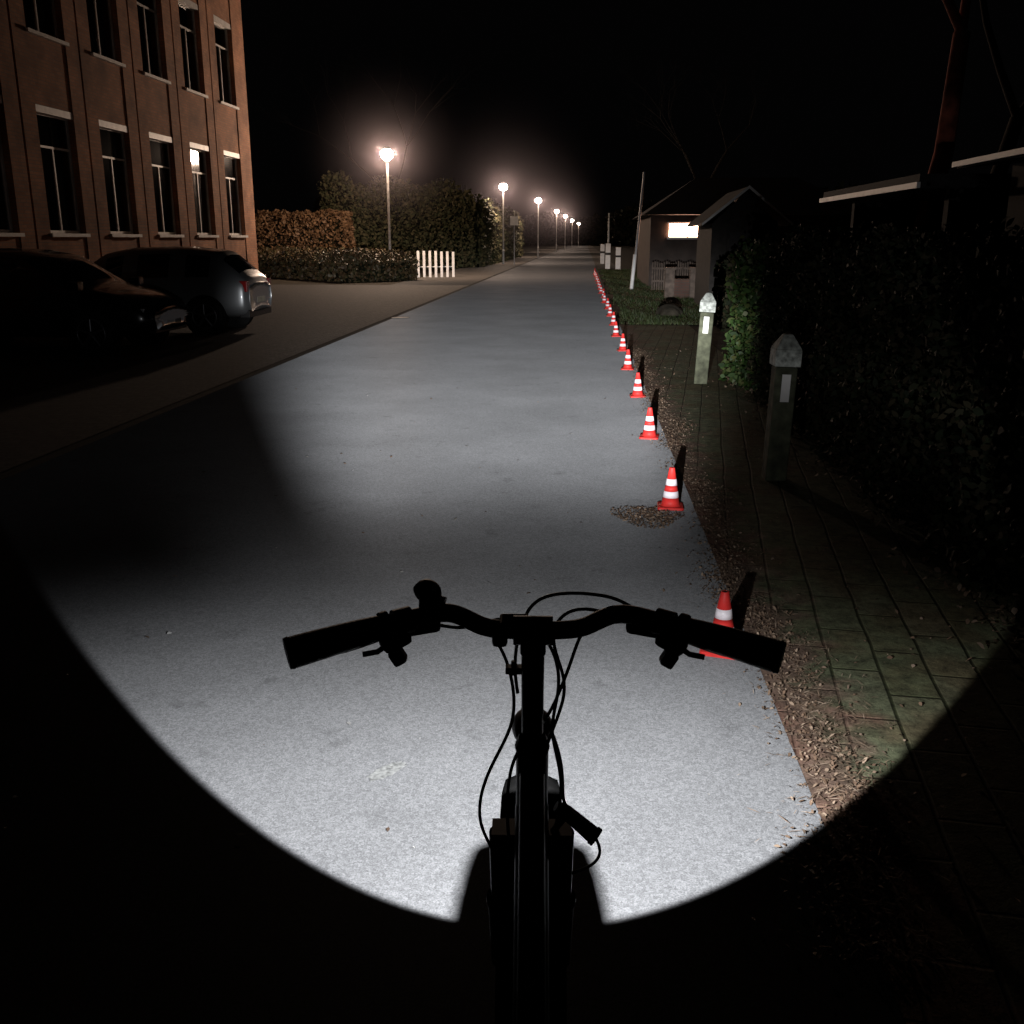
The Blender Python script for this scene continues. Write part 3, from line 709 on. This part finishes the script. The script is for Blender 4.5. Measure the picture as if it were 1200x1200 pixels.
def guard(cy,cz,Rg,a0,a1,w,nm):
    b=MB(); n=30; vs=[]; prof=[(-1,-.028),(-.9,-.008),(-.5,.002),(0,.005),(.5,.002),(.9,-.008),(1,-.028)]
    for i in range(n+1):
        A=R(a0+(a1-a0)*i/n)
        for p,dz in prof: vs.append((p*w/2,cy+(Rg+dz)*math.cos(A),cz+(Rg+dz)*math.sin(A)))
    m=len(prof); fs=[(i*m+k,i*m+k+1,(i+1)*m+k+1,(i+1)*m+k) for i in range(n) for k in range(m-1)]
    b.add(vs,fs,'guardblack',True); b.build(nm,bk)
guard(.28,.315,.345,12,200,.115,'front_mudguard'); guard(-.90,.33,.355,-10,200,.07,'rear_mudguard')
b=MB(); b.lathe([(.001,-.045),(.018,-.043),(.028,-.025),(.033,.0),(.034,.012),(.030,.013),(.028,.004)],'bikeblack',c=(0,.150,.88),n=24,mtx=Matrix.Rotation(R(-90-18),3,'X'))
b.tube((0,.075,.865),(0,.13,.875),.010,.010,'bikeblack',10); b.build('headlamp_housing',bk)
b=MB(); b.tube((.055,.12,.745),(.100,.10,.715),.012,.014,'bikeblack',14); b.tube((.040,.12,.755),(.055,.12,.745),.009,.012,'bikeblack',12); b.tube((.100,.10,.715),(.106,.098,.711),.016,.016,'bikemetal',14)
b.tube((.03,.12,.70),(.06,.12,.742),.006,.006,'bikeblack',8); b.build('cable_adjuster',bk)
C=[[(-.150,.01,1.128),(-.12,.06,1.12),(-.05,.07,1.09),(-.022,.05,.98),(-.035,.05,.92),(-.074,.05,.85),(-.090,.06,.76),(-.066,.09,.70),(-.055,.15,.62)],
   [(.150,.01,1.128),(.12,.05,1.13),(.075,.05,1.11),(.060,.05,1.05),(.036,.05,.98),(.018,.05,.94),(-.03,.05,.90),(-.045,.06,.80),(-.03,.02,.70)],
   [(.16,.0,1.133),(.13,.03,1.150),(.09,.03,1.158),(.04,.03,1.160),(.0,.04,1.145),(-.02,.05,1.10),(-.03,.04,1.04),(-.022,.03,1.00)],
   [(-.16,.0,1.126),(-.13,.02,1.110),(-.10,.03,1.10),(-.06,.03,1.118),(-.02,.03,1.12),(.03,.04,1.08),(.045,.05,1.0),(.022,.05,.93),(.05,.06,.85),(.045,.07,.77),(.02,.03,.70)],
   [(.02,.03,.96),(.042,.05,.90),(.050,.06,.83),(.047,.08,.78),(.085,.10,.74),(.112,.10,.70),(.115,.11,.66),(.09,.14,.62),(.056,.18,.58)],
   [(.10,.03,1.13),(.06,.05,1.135),(.02,.05,1.10),(.04,.05,1.04),(.055,.05,.99),(.03,.05,.93),(.015,.05,.88)]]
for c in C: curve('cable',c,.0026,'bikeblack',bk)
b=MB(); b.box(-.040,-.012,.02,.035,1.035,1.045,'bikeblack'); b.tube((-.028,.03,1.03),(-.028,.03,1.052),.004,.004,'bikeblack',8); b.build('cable_clip',bk)

# headlamp light
ld=bpy.data.lights.new('headlamp_beam','SPOT'); ld.energy=290; ld.spot_size=R(76); ld.spot_blend=.05; ld.shadow_soft_size=.009; ld.color=(.97,.98,1.0)
lo=bpy.data.objects.new('headlamp_beam',ld); col.objects.link(lo); lo.parent=bk; lo.location=(0,.172,.876); lo.rotation_euler=(R(90-18),0,0)
ld.use_nodes=True; nt=ld.node_tree; em=[n for n in nt.nodes if n.type=='EMISSION'][0]
tc=N(nt,'ShaderNodeTexCoord'); sp=N(nt,'ShaderNodeSeparateXYZ'); nt.links.new(tc.outputs['Normal'],sp.inputs[0])
def mth(op,a,b_=None,c=None):
    q=N(nt,'ShaderNodeMath',operation=op)
    for i,v in enumerate((a,b_,c)):
        if v is None: continue
        if isinstance(v,(int,float)): q.inputs[i].default_value=v
        else: nt.links.new(v,q.inputs[i])
    return q.outputs[0]
def sstep(v,a,b_,ta,tb):
    q=N(nt,'ShaderNodeMapRange',interpolation_type='SMOOTHSTEP'); nt.links.new(v,q.inputs['Value'])
    q.inputs['From Min'].default_value=a; q.inputs['From Max'].default_value=b_; q.inputs['To Min'].default_value=ta; q.inputs['To Max'].default_value=tb
    return q.outputs[0]
ca,sa=math.cos(R(18)),math.sin(R(18))
x_,y_,z_=sp.outputs
up=mth('ADD',mth('MULTIPLY',y_,ca),mth('MULTIPLY',z_,sa))
fw=mth('SUBTRACT',mth('MULTIPLY',y_,sa),mth('MULTIPLY',z_,ca))
el=mth('MULTIPLY',mth('ARCSINE',up),180/math.pi)
az=mth('MULTIPLY',mth('ARCTAN2',x_,fw),180/math.pi)
def lramp(table):
    t=mth('DIVIDE',mth('ADD',el,60),85)
    r=N(nt,'ShaderNodeValToRGB'); e_=r.color_ramp.elements
    while len(e_)<len(table): e_.new(.5)
    for i,(d,v) in enumerate(table):
        e_[i].position=(d+60)/85; g=(math.log10(v)+2)/5; e_[i].color=(g,g,g,1)
    nt.links.new(t,r.inputs[0])
    return mth('POWER',10,mth('SUBTRACT',mth('MULTIPLY',r.outputs[0],5),2))
spread=lramp([(-60,.92),(-50,.92),(-42,1.05),(-31,1.38),(-23,1.32),(-18,.88),(-15,.58),(-12,.32),(-10,.20),(-8,.12),(-4,.08),(1,.10),(6,.22),(20,.3)])
main=lramp([(-18,.05),(-14,.40),(-12,1.3),(-10,6),(-8,16),(-5.5,33),(-4,44),(-2.4,66),(-1,95),(0,60),(1,22),(3,4),(6,1.5),(12,.6),(20,.05)])
absaz=mth('ABSOLUTE',mth('ADD',az,2.0))
mask=sstep(absaz,9,17.5,1,.004)
side=sstep(absaz,15,29,0,1)
low=mth('MULTIPLY',sstep(el,-18.5,-11,0,.985),sstep(el,-4,2,1,0))
spr=mth('MULTIPLY',spread,mth('SUBTRACT',1.0,mth('MULTIPLY',side,low)))
nt.links.new(mth('ADD',spr,mth('MULTIPLY',main,mask)),em.inputs['Strength'])

# ---------------------------------------------------------------- added scatter spheres imitating the glow around the lamp heads, thinning outwards
m,nt2,out=newmat('lamp_halo_volume'); vsn=N(nt2,'ShaderNodeVolumeScatter'); vsn.inputs['Anisotropy'].default_value=.3; vsn.inputs['Color'].default_value=(1,.88,.98,1)
tc2=N(nt2,'ShaderNodeTexCoord'); ln=N(nt2,'ShaderNodeVectorMath',operation='LENGTH'); nt2.links.new(tc2.outputs['Object'],ln.inputs[0])
mp2=N(nt2,'ShaderNodeMapRange'); mp2.inputs['From Min'].default_value=0; mp2.inputs['From Max'].default_value=4.2; mp2.inputs['To Min'].default_value=1; mp2.inputs['To Max'].default_value=0
nt2.links.new(ln.outputs['Value'],mp2.inputs['Value'])
pw=N(nt2,'ShaderNodeMath',operation='POWER'); nt2.links.new(mp2.outputs[0],pw.inputs[0]); pw.inputs[1].default_value=2.4
ms=N(nt2,'ShaderNodeMath',operation='MULTIPLY'); nt2.links.new(pw.outputs[0],ms.inputs[0]); ms.inputs[1].default_value=.010
nt2.links.new(ms.outputs[0],vsn.inputs['Density'])
nt2.links.new(vsn.outputs[0],out.inputs['Volume']); M['halo']=m
for i,(x,y) in enumerate(LAMPS[:5]):
    b=MB(); b.lathe([(.01,-4.2),(1.5,-3.9),(3.0,-2.9),(3.9,-1.5),(4.2,0),(3.9,1.5),(3.0,2.9),(1.5,3.9),(.01,4.2)],'halo',n=20); ob=b.build('lamp_halo',loc=(x,y,5.0))
    k=1.0 if i==0 else 1.8; ob.scale=(k,k,k)

# ---------------------------------------------------------------- world
w=bpy.data.worlds.new('World'); scene.world=w; w.use_nodes=True
nt=w.node_tree; bg=nt.nodes['Background']
bg.inputs['Color'].default_value=(.9,.85,.88,1); bg.inputs['Strength'].default_value=.0008

# ---------------------------------------------------------------- camera
cd=bpy.data.cameras.new('camera'); cd.sensor_width=36; cd.lens=34.5; cd.clip_end=1500; cd.clip_start=.02
co=bpy.data.objects.new('camera',cd); col.objects.link(co); co.location=(0,0,1.65); co.rotation_euler=(R(90-15.55),0,R(4.07))
scene.camera=co
scene.view_settings.view_transform='Standard'; scene.view_settings.look='None'; scene.view_settings.exposure=0
